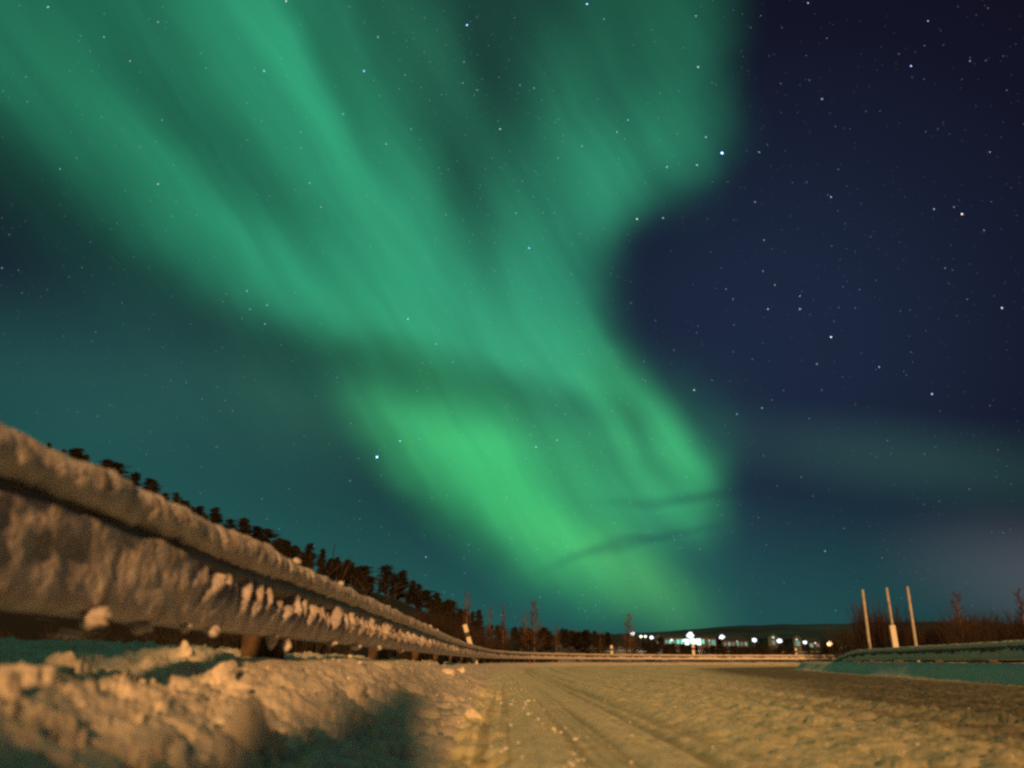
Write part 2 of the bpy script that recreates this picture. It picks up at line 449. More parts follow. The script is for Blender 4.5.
# ------------------------------------------------------------------ the ground, road and banks: one continuous relief, split by what it is
az = np.unique(np.round(np.r_[np.linspace(-180, -44, 40), np.linspace(-44, -36, 24), np.arange(-36, 36, .10), np.linspace(36, 44, 24), np.linspace(44, 180, 40)], 4))
rad = [.02]
while rad[-1] < 6500:
    q = rad[-1]; rad.append(q * (1.25 if q < .8 else 1.0115 if q < 14 else 1.016 if q < 95 else 1.035 if q < 500 else 1.16))
rad = np.array(rad)
AZ, RR = np.meshgrid(np.radians(az), rad)
GX, GY = RR * np.sin(AZ), RR * np.cos(AZ)
GZ, GT, GT2, GS = terrain(GX, GY)
nr, na = GX.shape
idx = np.arange(nr * na).reshape(nr, na)
F = np.stack([idx[:-1, :-1], idx[:-1, 1:], idx[1:, 1:], idx[1:, :-1]], -1).reshape(-1, 4)
fc = lambda A: (A[:-1, :-1] + A[1:, 1:]).ravel() * .5
ft, ft2, fr, fa = fc(GT), fc(GT2), fc(RR), np.degrees(fc(AZ))
kind = np.zeros(len(F), int)
isr = (ft > 1.05) & (ft2 < 0) & (fr < 118)
kind[isr] = 1
kind[(ft <= 1.05) & (ft > -1.6) & (fr < 110)] = 2
kind[(ft2 >= 0) & (ft2 < 1.9) & (fr < 110)] = 3
kind[(fr > 55) & (fr < 700) & (fa < 3) & (kind == 0)] = 4
kind[(fr > 9) & (fr < 700) & (fa < 0) & (fa > -75) & (ft < -4.5) & (kind == 0)] = 4
VV = np.stack([GX, GY, GZ], -1).reshape(-1, 3)
def piece(k, name, m):
    f = F[kind == k]; u, inv = np.unique(f, return_inverse=True)
    o = mesh_np(name, VV[u], inv.reshape(-1, 4), m); tag(o, kind='structure'); return o, u
# centre disc under the camera belongs to the road shoulder
ground, _ = piece(0, 'ground', GROUND)
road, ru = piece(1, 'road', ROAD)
bank, _ = piece(2, 'snow_bank', BANK)
bank2, _ = piece(3, 'snow_bank.001', SNOW)
hill, _ = piece(4, 'hill', HILLM)
tag(ground, 'snow covered ground around the road'); tag(road, 'packed snow road with tyre tracks bending to the right')
tag(bank, 'clumpy ploughed snow along the left guardrail'); tag(bank2, 'smooth snow bank under the right guardrail in shade'); tag(hill, 'wooded hillside with thin snow behind the left guardrail')
dark_lane = sst(GT2.ravel()[ru], -6.2, -3.8) * (1 - .35 * sst(GT2.ravel()[ru], -.8, -.2))  # darker band along the right side of the road
dark_lane = np.clip(dark_lane + .25 * fbm(GT.ravel()[ru] * 2.5, GS.ravel()[ru] * .08, 3, 77) * (dark_lane > .02), 0, 1)
gt_, gs_ = GT.ravel()[ru], GS.ravel()[ru]
track = .9 * sst(fbm(gt_ * 10.5 + fbm(gs_ * .10, gs_ * 0, 2, 91) * .8, gs_ * .03, 3, 90, .7), .0, .5) * .72 * (.6 + .4 * vnoise(gt_ * 11, gs_ * 1.1, 92))
tk_ = road.data.attributes.new('track', 'FLOAT', 'POINT'); tk_.data.foreach_set('value', track.astype(np.float32))
at_ = road.data.attributes.new('dark_lane', 'FLOAT', 'POINT'); at_.data.foreach_set('value', dark_lane.astype(np.float32))

# far hills ring
fa_ = np.radians(np.linspace(-75, 75, 300)); prof = []
for a in fa_:
    x = 512 + FPX * math.tan(a) * .95
    y = np.interp(x, [-400, 480, 560, 640, 700, 760, 860, 950, 1024, 1400], [640, 640, 637, 634, 630, 627, 624, 625, 629, 630])
    prof.append((661 - y) / FPX * 3000 * math.cos(a))
prof = np.array(prof) + fbm(fa_ * 24, fa_ * 0, 5, 61) * 6
rows = [(1900, -12, 0), (2500, 0, .55), (3000, 0, 1.0), (3700, 0, .8), (4600, -12, 0)]
V = np.array([(rd * math.sin(a), rd * math.cos(a) , -2 + o + p * k + (fbm(np.array([a * 60.]), np.array([rd / 400.]), 3, 62)[0] * 14 * k * (k < 1))) for (rd, o, k) in rows for a, p in zip(fa_, prof)])
ix = np.arange(len(V)).reshape(len(rows), -1)
far = mesh_np('hills', V, np.stack([ix[:-1, :-1], ix[:-1, 1:], ix[1:, 1:], ix[1:, :-1]], -1).reshape(-1, 4), FARM)
tag(far, 'low dark hills on the horizon beyond the town', kind='structure')

# ------------------------------------------------------------------ stars: one sheet of points on the sky
def ray(x, y):
    X = (x - 512) / FPX; U = (384 - y) / FPX
    return Vector((X, math.cos(PITCH) - U * math.sin(PITCH), math.sin(PITCH) + U * math.cos(PITCH))).normalized()
STARS = [(722, 153, 3.2), (377, 457, 2.6), (467, 25, 1.9), (364, 71, 1.7), (264, 71, 1.5), (587, 4, 1.9), (911, 66, 1.6), (962, 214, 1.8), (934, 209, 1.3), (529, 248, 1.6), (637, 219, 1.5),
 (663, 218, 1.4), (831, 337, 1.7), (768, 309, 1.4), (800, 309, 1.4), (800, 296, 1.2), (932, 394, 1.6), (1002, 308, 1.5), (879, 367, 1.3), (831, 197, 1.4), (400, 441, 1.5), (536, 447, 1.4), (557, 440, 1.0),
 (426, 557, 1.2), (350, 481, 1.0), (408, 319, 1.4), (500, 129, 1.3), (628, 120, 1.3), (617, 132, 1.2), (698, 67, 1.4), (706, 137, 1.4), (697, 165, 1.3), (667, 167, 1.4), (822, 99, 1.2), (755, 202, 1.2), (759, 152, 1.1),
 (694, 390, 1.3), (737, 414, 1.2), (762, 408, 1.2), (825, 551, 1.2), (696, 16, 1.1), (604, 19, 1.1), (520, 85, 1.1), (534, 88, 1.1), (463, 83, 1.1), (477, 90, 1.1), (464, 62, 1.1), (411, 129, 1.1), (386, 144, 1.2),
 (343, 114, 1.1), (405, 75, 1.0), (378, 37, 1.1), (286, 1, 1.4), (158, 184, 1.2), (130, 61, 1.2), (60, 169, 1.1), (104, 37, 1.0), (48, 7, 1.2), (158, 22, 1.0), (247, 291, 1.2), (267, 305, 1.2), (265, 324, 1.2), (250, 309, .9),
 (162, 120, 1.0), (301, 132, 1.0), (301, 148, 1.0), (310, 183, 1.0), (321, 207, 1.0), (2, 268, 1.1), (817, 364, 1.0), (945, 268, 1.0), (990, 152, 1.1), (970, 61, 1.1), (928, 21, 1.1), (808, 3, 1.2), (954, 207, 1.1), (984, 230, 1.0),
 (726, 289, 1.0), (733, 299, 1.0), (763, 271, 1.1), (775, 285, 1.0), (764, 240, 1.0), (558, 158, 1.0), (582, 146, 1.0), (516, 213, 1.1), (446, 215, 1.0), (436, 344, 1.1), (453, 362, 1.0)]
def star_mesh(lst, cols):
    v = []; f = []; c = []
    ico = [(0, 0, 1), (1, 0, 0), (0, 1, 0), (-1, 0, 0), (0, -1, 0), (0, 0, -1)]
    fi = [(0, 1, 2), (0, 2, 3), (0, 3, 4), (0, 4, 1), (5, 2, 1), (5, 3, 2), (5, 4, 3), (5, 1, 4)]
    for (p, s), col in zip(lst, cols):
        k = len(v)
        for q in ico: v.append(tuple(p * 9000 + Vector(q) * s)); c.append(col)
        f += [tuple(i + k for i in t) for t in fi]
    o = mesh_np('sky', v, f, None, None, False)
    a = o.data.color_attributes.new('star', 'FLOAT_COLOR', 'POINT')
    a.data.foreach_set('color', np.array([(q[0], q[1], q[2], 1) for q in c], np.float32).ravel())
    return o
rs = random.Random(3); sl_ = []; sc_ = []
for x, y, m_ in STARS:
    e = 9000 / FPX * .42 * (m_ ** .9); sl_.append((ray(x, y), e)); b = .70 * m_ ** 1.6
    cc = (.42, .56, 1.1) if rs.random() < .75 else (.85, .95, .92)
    if (x, y) == (962, 214): cc = (1.0, .75, .5)
    sc_.append(tuple(q * b for q in cc))
for k in range(3200):
    x = rs.uniform(-80, 1104); y = rs.uniform(-80, 620)
    if k % 4 == 0: x = 470 + (y - 100) * .25 + rs.gauss(0, 55)
    br = .06 + .36 * rs.random() ** 5
    tt = rs.random(); cc = (.40 + .3 * tt, .66, 1.1 - .3 * tt)
    sl_.append((ray(x, y), 9000 / FPX * .38)); sc_.append(tuple(q * br for q in cc))
stars = star_mesh(sl_, sc_); tag(stars, 'stars scattered across the night sky', kind='structure')
sm = bpy.data.materials.new('starlight'); sm.use_nodes = True; t_ = sm.node_tree; t_.nodes.clear()
e_ = t_.nodes.new('ShaderNodeEmission'); a_ = t_.nodes.new('ShaderNodeAttribute'); a_.attribute_name = 'star'
tr_ = t_.nodes.new('ShaderNodeBsdfTransparent'); ad_ = t_.nodes.new('ShaderNodeAddShader')
t_.links.new(a_.outputs['Color'], e_.inputs[0]); t_.links.new(e_.outputs[0], ad_.inputs[0]); t_.links.new(tr_.outputs[0], ad_.inputs[1]); t_.links.new(ad_.outputs[0], t_.nodes.new('ShaderNodeOutputMaterial').inputs[0])
sm.cycles.emission_sampling = 'NONE'; stars.data.materials.append(sm)

# ------------------------------------------------------------------ guardrails
def frame(C, s):
    T = np.gradient(C, axis=0); T /= np.linalg.norm(T, axis=1)[:, None]
    return T
def resample(P, steps):
    C, u = spline(P, .05)
    s = [0.0]
    while s[-1] < u[-1] - .05:
        p = np.array([np.interp(s[-1], u, C[:, 0]), np.interp(s[-1], u, C[:, 1])]); dd = np.hypot(*p)
        s.append(s[-1] + steps(dd, p))
    s = np.array(s[:-1]); Q = np.c_[np.interp(s, u, C[:, 0]), np.interp(s, u, C[:, 1])]
    return Q, s
def sweep(C, side, prof, zoff, closed=True):
    """prof(i) gives an array (m,2) of (out, z) for every station"""
    T = frame(C, None); NN = np.c_[T[:, 1], -T[:, 0]] * side
    P = prof                                    # (n, m, 2)
    V = np.empty(P.shape[:2] + (3,))
    V[..., 0] = C[:, 0, None] + NN[:, 0, None] * P[..., 0]; V[..., 1] = C[:, 1, None] + NN[:, 1, None] * P[..., 0]; V[..., 2] = P[..., 1] + zoff[:, None]
    n, m = P.shape[:2]; ix = np.arange(n * m).reshape(n, m)
    if closed: ix = np.c_[ix, ix[:, :1]]
    a, b, c, e = ix[:-1, :-1], ix[1:, :-1], ix[1:, 1:], ix[:-1, 1:]
    F = np.stack([a, b, c, e] if side > 0 else [a, e, c, b], -1).reshape(-1, 4)
    return V.reshape(-1, 3), F
WP = np.array([(.012, .462), (.03, .468), (.078, .500), (.082, .53), (.078, .560), (.008, .598), (.004, .615), (.008, .632), (.078, .670), (.082, .70), (.078, .730), (.03, .762), (.012, .768)])
WP[:, 1] = np.where(WP[:, 1] < .61, .61 - (.61 - WP[:, 1]) * 1.09, WP[:, 1])
WPC = np.vstack([WP, (WP - np.array([.006, 0]))[::-1]])

def guardrail(name, label, P, side, zoff_f, seed, post_s, near_fill, step_scale=1.0, capw=1.0, snowmat=RAILSNOW):
    root = empty(name, (0, 0, 0)); tag(root, label, 'guardrail')
    def st(d, p): return (.014 if d < 6 else .03 if d < 14 else .08 if d < 30 else .3) * step_scale
    C, s = resample(P, st); zo = zoff_f(s, C); n = len(s)
    dd = np.hypot(C[:, 0], C[:, 1]) 
    pr = np.repeat(WPC[None], n, 0)
    V, F = sweep(C, side, pr, zo); mesh_np('rail_beam', V, F, STEEL, root, False)
    # snow cap: a thick lumpy roll on the upper ridge
    m = 26; th = np.linspace(0, 2 * math.pi, m, endpoint=False)
    ss = s[:, None]; tt = th[None]
    lum = fbm(ss * 3.2, tt * 0 + 1.7 + np.cos(tt) * .8, 3, seed) * .016 + fbm(ss * 11, np.cos(tt) * 1.6 + 5 + np.sin(tt), 3, seed + 1) * .007 + fbm(ss * .9, tt * 0 + 9, 2, seed + 2) * .006 + blocks(ss * 9 + np.cos(tt) * .8, np.sin(tt) * 1.6 + tt * 0 + 3, seed + 3) * .012 + fbm(ss * 34, np.cos(tt) * 4 + np.sin(tt) * 3 + 7, 3, seed + 4) * .006 - .028 * np.clip(1 - np.abs(((ss * .55 + fbm(ss * .8, ss * 0, 2, seed + 21)) % 1.0) - .5) / .045, 0, 1) * (hash2(np.floor(ss * .55 + fbm(ss * .8, ss * 0, 2, seed + 21)), ss * 0, seed + 22) > .35)
    rx = (.070 + lum) * capw; rz = .066 + lum
    pc = np.stack([.052 + rx * np.cos(tt) * 1.0, .793 + rz * np.sin(tt) * np.where(np.sin(tt) < 0, .95, 1.0)], -1)
    V, F = sweep(C, side, pc, zo); mesh_np('snow_cap', V, F[:, ::-1], snowmat, root)
    # snow crust packed into the web with slanting ribs blown by the wind
    mz = 34; q = np.linspace(0, 1, mz)[None]
    fill = near_fill(s)[:, None]
    jit = fbm(s * 1.3, s * 0 + 2, 2, seed + 5)[:, None] * .28
    top = .60 + .12 * fill + .05 * fbm(s * 2.3, s * 0 + 4, 3, seed + 6)[:, None]
    slope = 1.15
    ph = lambda z: (ss - slope * (z - .55) + jit) / .185
    tooth = ph(.64) % 1.0
    th_ = hash2(np.floor(ph(.64)), np.zeros_like(tooth), seed + 7)
    top = top - (1 - fill) * .012 + (1 - fill) * .17 * np.clip(1 - np.abs(tooth - .42) / .40, 0, 1) ** .8 * (.3 + .7 * th_)
    top = np.clip(top, .575, .728)
    z = .440 + (top - .440) * q
    base = np.where(z < .53, .098 - .030 * ((.53 - z) / .09) ** 2.5, .098 - (z - .53) * (.34 - .32 * fill))
    wav = fbm(ss * 4, z * 6, 2, seed + 12) * .18
    p_ = ph(z) + wav; fr = p_ % 1.0; cell = hash2(np.floor(p_), np.zeros_like(p_), seed + 8)
    rib = np.where(fr < .30, sst(fr, 0, .30), sst(1 - fr, 0, .70)) * (.2 + .8 * cell)
    ribamp = .034 * fill * sst(z, .505, .60) + .080 * (1 - fill) * sst(z, .475, .585)
    p2 = (ss - .6 * z + .2 * wav) / .085; fr2 = p2 % 1.0; c2 = hash2(np.floor(p2), np.zeros_like(p2), seed + 18)
    rib2 = np.where(fr2 < .3, sst(fr2, 0, .3), sst(1 - fr2, 0, .7)) * c2
    patch = sst(fbm((ss - slope * z) * 1.9, z * 3.5, 3, seed + 13), .0, .5)
    cl = fbm(ss * 10, z * 10, 4, seed + 9) * .008 + fbm(ss * 3, z * 5, 3, seed + 10) * .022 * sst(z, .52, .6) + lumps(ss * 12 + z * 5, z * 11, seed + 11) * .008
    out = base + rib * ribamp * (1 - fill * (1 - .55 * patch)) + rib2 * .016 * (1 - .85 * fill) * sst(z, .52, .6) + cl + patch * .030 * fill * sst(z, .52, .6)
    edge = sst(q, 0, .05) * sst(1 - q, 0, .06)
    out = .004 + (out - .004) * edge
    back = np.stack([np.full((n, 1), .0), z[:, -1:]], -1); 
    pc = np.stack([out, z], -1)
    pc = np.concatenate([pc, np.stack([np.full((n, 1), -.01), z[:, -1:] - .01], -1), np.stack([np.full((n, 1), -.01), z[:, :1] + .005], -1)], 1)
    V, F = sweep(C, side, pc, zo); mesh_np('snow_crust', V, F, snowmat, root)
    T = frame(C, None)
    rr = random.Random(seed)
    for ps in post_s:
        if ps > s[-1]: break
        i = int(np.searchsorted(s, ps)); i = min(i, n - 1)
        t = T[i]; nn = np.array([t[1], -t[0]]) * side; c = C[i] - nn * .115
        M = Matrix.Translation((c[0], c[1], 0)) @ Matrix.Rotation(math.atan2(t[1], t[0]) + rr.uniform(-.05, .05), 4, 'Z')
        g = ground_z(c[0], c[1]); b = bpy.data.meshes.new('post')
        o = MB().box(-.095, .095, -.105, .105, g - .35, zo[i] + .70, M).build('post', WOOD, root)
        mo = o.modifiers.new('edge', 'BEVEL'); mo.width = .008; mo.segments = 2
    return root, C, s, zo, T

rail, LC, LS2, LZ, LT = guardrail('guardrail', 'long snow crusted guardrail on the near left, sweeping round the bend', LEFT, 1, lambda s, C: s * 0, 101,
    [42.0 + 5.02 + 4.72 * k for k in range(-3, 30)], lambda s: np.clip(1 - (s - 44.85) / 1.1, 0, 1) * 1.0)
RAILR = None
Rn = np.gradient(Rc, axis=0); Rn /= np.linalg.norm(Rn, axis=1)[:, None]
pts = Rc + np.c_[Rn[:, 1], -Rn[:, 0]] * .95
sel = Rs < 91.5
RP = pts[sel][::8]
rail2, RC2, RS2, RZ2, RT2 = guardrail('guardrail', 'shaded guardrail with a snowy top on the right, below the three tall poles', [tuple(p) for p in RP], -1,
    lambda s, C: -.10 - .62 * sst(s, s[-1] - 11, s[-1]), 202, [1.5 + 4.2 * k for k in range(40)], lambda s: s * 0 + .08, 1.3, 1.12, SNOW)

# hanging lumps of snow under the left beam
hm = random.Random(5)
def blobmesh(seed, sx, sy, sz, sub=3, rough=.22):
    import bmesh
    bm = bmesh.new(); bmesh.ops.create_icosphere(bm, subdivisions=sub, radius=1)
    V = np.array([v.co for v in bm.verts])
    th = np.arctan2(V[:, 1], V[:, 0])
    k = 1 + rough * (fbm(V[:, 0] * 1.6 + 9 + seed, V[:, 1] * 1.6 + V[:, 2] * 1.1, 3, seed) + .8 * fbm(V[:, 2] * 1.9 + seed, V[:, 0] * 1.5 - V[:, 1] * 1.2, 3, seed + 3)) + rough * .35 * fbm(V[:, 0] * 5, V[:, 1] * 5 + V[:, 2] * 4, 2, seed + 6)
    V = V * k[:, None] * np.array([sx, sy, sz]); Fc = [tuple(v.index for v in f.verts) for f in bm.faces]; bm.free()
    return V, Fc
def at_s(s_):
    i = min(int(np.searchsorted(LS2, s_)), len(LS2) - 1); return LC[i], LT[i], LZ[i]
for s_, n_, z_, a, b, c in [(44.45, .03, .405, .085, .07, .045), (44.9, -.02, .40, .06, .06, .03), (45.25, .0, .415, .05, .05, .028), (45.5, .02, .41, .05, .05, .03), (46.5, -.0, .40, .06, .05, .055), (46.75, .02, .38, .05, .04, .05),
                            (48.0, .02, .41, .07, .05, .03), (49.0, .02, .40, .08, .05, .04), (50.2, .02, .41, .08, .05, .035), (52.2, .0, .41, .09, .05, .04)]:
    C_, T_, Z_ = at_s(s_); V, Fc = blobmesh(int(s_ * 10), a * .52, b * .5, c * .7, 3, .45)
    n_ += .065; p = np.array([C_[0] + T_[1] * n_, C_[1] - T_[0] * n_, z_ + .026])
    mesh_np('hanging_snow', V + p, Fc, RAILSNOW, rail)
for s_, n_, z_, e in [(46.95, .05, .872, .03), (48.35, .05, .868, .026), (56.5, .05, .865, .04), (58.3, .05, .865, .035), (51.2, .04, .87, .022)]:
    C_, T_, Z_ = at_s(s_); V, Fc = blobmesh(int(s_ * 7), e, e * 1.2, e * .8)
    mesh_np('snow_knob', V + np.array([C_[0] + T_[1] * n_, C_[1] - T_[0] * n_, z_]), Fc, RAILSNOW, rail)

# ------------------------------------------------------------------ chunks of snow on the bank and the road
def on_ground(px, py, it=60):
    """walk along the line of sight until it meets the relief"""
    dv = ray(px, py); t = .6
    ts = .6 * 1.02 ** np.arange(260); P = np.array([[dv.x * q, dv.y * q, HC + dv.z * q] for q in ts])
    g = terrain(P[:, 0], P[:, 1])[0]; h = np.where(P[:, 2] < g)[0]
    i = h[0] if len(h) else 200
    return P[i], ts[i]
CH = [(2, 692, 20, 22, 'big rounded snow chunk at the edge of the bank under the guardrail start'),
      (222, 677, 15, 14, 'round ball of snow sitting in front of the nearest brown post'),
      (250, 742, 24, 27, 'largest broken snow chunk low in the foreground of the bank'),
      (276, 752, 11, 17, 'small upright snow slab leaning on the largest foreground chunk'),
      (352, 696, 24, 12, 'flat slab of snow lying between the two nearest brown posts and the road'),
      (362, 722, 15, 10, 'low pale snow lump in the shaded hollow of the shoulder'),
      (316, 742, 8, 6, 'small snow lump beside the largest foreground chunk'),
      (472, 716, 8, 6, 'small pointed snow lump on the road edge'),
      (448, 673, 8, 5, 'bright snow lump where the bank meets the road, nearer of the two there'),
      (461, 671, 5, 4, 'bright snow lump where the bank meets the road, farther of the two there'),
      (186, 655, 10, 9, 'little snow lump standing on the crest of the bank under the beam'),
      (62, 662, 12, 8, 'low snow lump on the crest of the bank below the dark gap'),
      (395, 690, 9, 6, 'grey snow lump beside the second brown post'),
      (232, 690, 14, 9, 'half buried snow lump between the round ball and the largest chunk')]
for k, (x, y, w, h, lab) in enumerate(CH):
    p, dist = on_ground(x, y + h * .25); dep = dist * .95
    V, Fc = blobmesh(300 + k * 3, w / FPX * dep, w / FPX * dep * .8, h / FPX * dep, 5 if k in (0, 2) else 4, .42)
    R_ = np.array([w / FPX * dep, w / FPX * dep * .8, h / FPX * dep]); U_ = V / R_
    for q in range(9):                                    # broken faces
        n_ = np.array([hm.gauss(0, 1), hm.gauss(0, 1), hm.gauss(0, .7)]); n_ /= np.linalg.norm(n_); d_ = U_ @ n_; c_ = hm.uniform(.45, .75)
        U_ = U_ - np.outer(np.clip(d_ - c_, 0, None) * .85, n_)
    U_ = U_ * (1 + .05 * fbm(U_[:, 0] * 7 + k, U_[:, 1] * 7 + U_[:, 2] * 5, 3, 400 + k))[:, None]; V = U_ * R_ * 1.12
    o = mesh_np('snow_chunk', V, Fc, BANK); o.location = (p[0], p[1], p[2] + h / FPX * dep * .25); o.rotation_euler = (hm.uniform(-.2, .2), hm.uniform(-.2, .2), hm.uniform(0, 6))
    tag(o, lab, 'snow chunk', 'chunks of snow thrown up by the plough')
# loose crumbs nobody could count
cv, cf = [], []; k0 = 0; base_v, base_f = blobmesh(55, 1, 1, .8, 1, .4)
cr = np.random.default_rng(4)
cxs, cys, csz = [], [], []
for k in range(1500):
    Y = 1.6 * math.exp(cr.random() * 3.0); 
    if cr.random() < .45:
        X = np.interp(Y, [0, 2, 21, 47], [-1.2, -1.28, -1.5, -.65]) + cr.random() * 1.5 + .1; sz = .004 + .016 * cr.random() ** 4
    else:
        X = -.3 + cr.random() * (1.2 + Y * .62); sz = .003 + .009 * cr.random() ** 4
    cxs.append(X); cys.append(Y); csz.append(sz)
cz = terrain(np.array(cxs), np.array(cys))[0]
for X, Y, Z, q in zip(cxs, cys, cz, csz):
    w_ = cr.random() * 6.28; c_, s_ = math.cos(w_), math.sin(w_)
    B = base_v * q * (1, .7 + .5 * cr.random(), .8); B = np.c_[B[:, 0] * c_ - B[:, 1] * s_, B[:, 0] * s_ + B[:, 1] * c_, B[:, 2]] + (X, Y, Z + q * .2)
    cv.append(B); cf += [tuple(i + k0 for i in f) for f in base_f]; k0 += len(B)
tag(mesh_np('snow_crumbs', np.vstack(cv), cf, SNOW), 'loose crumbs of snow strewn over the shoulder and road', kind='stuff')

# ------------------------------------------------------------------ marker posts and poles
def delineator(loc, w, h, lean, lab, cat='marker post', grp=None, rz=0.0, bandz=.68, band=True):
    r = empty('marker_post', loc, rz); r.rotation_euler = (0, lean, rz); tag(r, lab, cat, grp)
    b = MB().box(-w / 2, w / 2, -w * .3, w * .3, -.5, h); o = b.build('post_body', WHITE, r)
    mo = o.modifiers.new('edge', 'BEVEL'); mo.width = w * .12; mo.segments = 2
    if band: MB().box(-w / 2 - .003, w / 2 + .003, -w * .3 - .003, w * .3 + .003, h * bandz, h * (bandz + .12)).build('dark_band', BLACK, r)
    MB().box(-w * .28, w * .28, -w * .3 - .012, -w * .3 - .003, h * (bandz + .14), h * (bandz + .2)).build('reflector', REFL, r)
    return r
REFL = mat('reflector', (.75, .72, .65), .25, .05, 3)
def at_dist(px, Y):                      # a point of the ground Y metres ahead in the direction of picture column px
    x = (px - 512) / FPX * (Y * math.cos(PITCH)); return x, Y
x, y = at_dist(479, 33); delineator((x - .12, y, ground_z(x, y)), .17, 1.50, -.30, 'white marker post leaning over the guardrail on the near side of the bend')
# its lower end stands behind the rail
for px, Y, w, h, lab in [(694, 79.5, .26, 1.55, 'short pale marker post behind the far guardrail below the floodlit hall'), (612, 72.5, .2, 1.35, 'thin pale marker post behind the far guardrail left of the town lights'), (797, 83, .2, 1.3, 'thin marker post where the far guardrail meets the right one')]:
    x, y = at_dist(px, Y); delineator((x, y, ground_z(x, y)), w, h, 0, lab)
x, y = at_dist(898, 37.5); delineator((x, y, ground_z(x, y)), .25, 1.62, -.03, 'white marker post standing before the middle tall pole', bandz=.80, band=False)
def pole(px, Y, top, rad, lean, lab):
    x, y = at_dist(px, Y); g = ground_z(x, y); r = empty('tall_pole', (x, y, g)); r.rotation_euler = (0, lean, 0)
    tag(r, lab, 'pole', 'tall pale poles behind the right guardrail')
    dv = ray(px - 6, top); H = HC + dv.z / dv.y * y - g
    MB().tube([(0, 0, -.4), (0, 0, H * .5), (0, 0, H)], [rad * 1.08, rad, rad * .9], 10).build('shaft', POLE, r, True)
    MB().tube([(0, 0, H + .001), (0, 0, H + .03)], [rad * .8, rad * .25], 10).build('cap', POLE, r, True)
pole(871.5, 40, 590, .068, .004, 'tall pale pole behind the guardrail, leftmost of the three')
pole(897.5, 41, 588, .070, -.010, 'tall pale pole behind the guardrail, middle of the three, with the white marker before it')
pole(918.5, 39, 587, .067, -.004, 'tall pale pole behind the guardrail, rightmost of the three')

# ------------------------------------------------------------------ trees
def pine_mesh(seed, H=6.0, wid=1.5, bare=.3, dens=900):
    r = random.Random(seed); tr = MB()
    bx, by = r.uniform(-.2, .2), r.uniform(-.2, .2)
    tr.tube([(0, 0, -.5), (bx * .3, by * .3, H * .4), (bx, by, H * .93)], [.14, .10, .03], 6)
    cl = []
    nb = r.randint(46, 58)
    for i in range(nb):
        t = bare + (1 - bare) * (i + r.random() * .8) / nb; z = H * min(t, .97); a = r.uniform(0, 6.28); f_ = (t - bare) / (1 - bare)
        ln = wid * (1.0 - .80 * f_ ** (1.2 + 1.6 * (seed % 3))) * (r.uniform(.55, 1.0) + .25 * math.sin(a * 2 + seed + f_ * 5) * (1 - f_)) * (.55 + .45 * min(1, f_ * 5 + .3))
        e = Vector((bx * t + ln * math.cos(a), by * t + ln * math.sin(a), z + ln * r.uniform(-.2, .3)))
        tr.tube([(bx * t, by * t, z - .1), tuple(e)], [.03, .010], 4, False); q0 = .24 + .20 * r.random()
        cl.append((e, q0)); cl.append((Vector((bx * t, by * t, z)) * .5 + e * .5, q0 * 1.15)); 0
    cl.append((Vector((bx, by, H * .95)), .26)); cl.append((Vector((bx, by, H * 1.0)), .16))
    cr_ = MB()
    for k in range(dens):
        c, q = cl[r.randrange(len(cl))]
        t_ = min(1.0, max(.08, c.z / H)); ax = Vector((bx * t_, by * t_, c.z - .08)); u = r.random() ** .6 if c is not cl[-1][0] else 1.0
        p = ax.lerp(c, .25 + .85 * u) + Vector((r.gauss(0, 1), r.gauss(0, 1), r.gauss(0, .8))) * q * .42
        a = Vector((r.gauss(0, 1), r.gauss(0, 1), r.gauss(.3, .8))).normalized(); b = a.orthogonal().normalized(); w = r.uniform(.03, .07); l = r.uniform(.08, .20)
        cr_.add([p - a * l - b * w * .3, p - a * l * .2 + b * w, p + a * l, p - b * w], [(0, 1, 2, 3)])
    return tr, cr_
def bare_tree_mesh(seed, H=5.0, wid=.9, tr_r=.05, nb=34, sub=7, upright=.8):
    r = random.Random(seed); tr = MB(); cr_ = MB()
    pts = [(0, 0, -.4)]; x = y = 0
    for k in range(1, 7):
        x += r.gauss(0, .03 * H / 5); y += r.gauss(0, .03 * H / 5); pts.append((x, y, H * k / 6))
    tr.tube(pts, [tr_r * (1 - .88 * k / 6) for k in range(7)], 6)
    def along(t):
        f = t * 6; i = min(5, int(f)); return Vector(pts[i]).lerp(Vector(pts[i + 1]), f - i)
    for b in range(nb):
        t = .22 + .76 * (b + r.random()) / nb; p = along(t); a = r.uniform(0, 6.28); ln = wid * (1.25 - t) * r.uniform(.5, 1.1)
        dv = Vector((math.cos(a), math.sin(a), upright * r.uniform(.6, 1.5))).normalized(); q = [p]
        for k in range(3): q.append(q[-1] + (dv + Vector((r.gauss(0, .14), r.gauss(0, .14), .10 * k))) * ln / 3)
        cr_.tube(q, [tr_r * .34, tr_r * .27, tr_r * .2, tr_r * .1], 4, False)
        for k in range(sub):
            i = r.choice((0, 1, 1, 2, 2)); u = q[i].lerp(q[i + 1], r.random()); dd = (dv + Vector((r.gauss(0, .55), r.gauss(0, .55), r.gauss(.15, .4)))).normalized() * ln * r.uniform(.18, .5)
            cr_.tube([u, u + dd * .6 + Vector((0, 0, .01)), u + dd], [tr_r * .18, tr_r * .13, tr_r * .08], 3, False)
    return tr, cr_
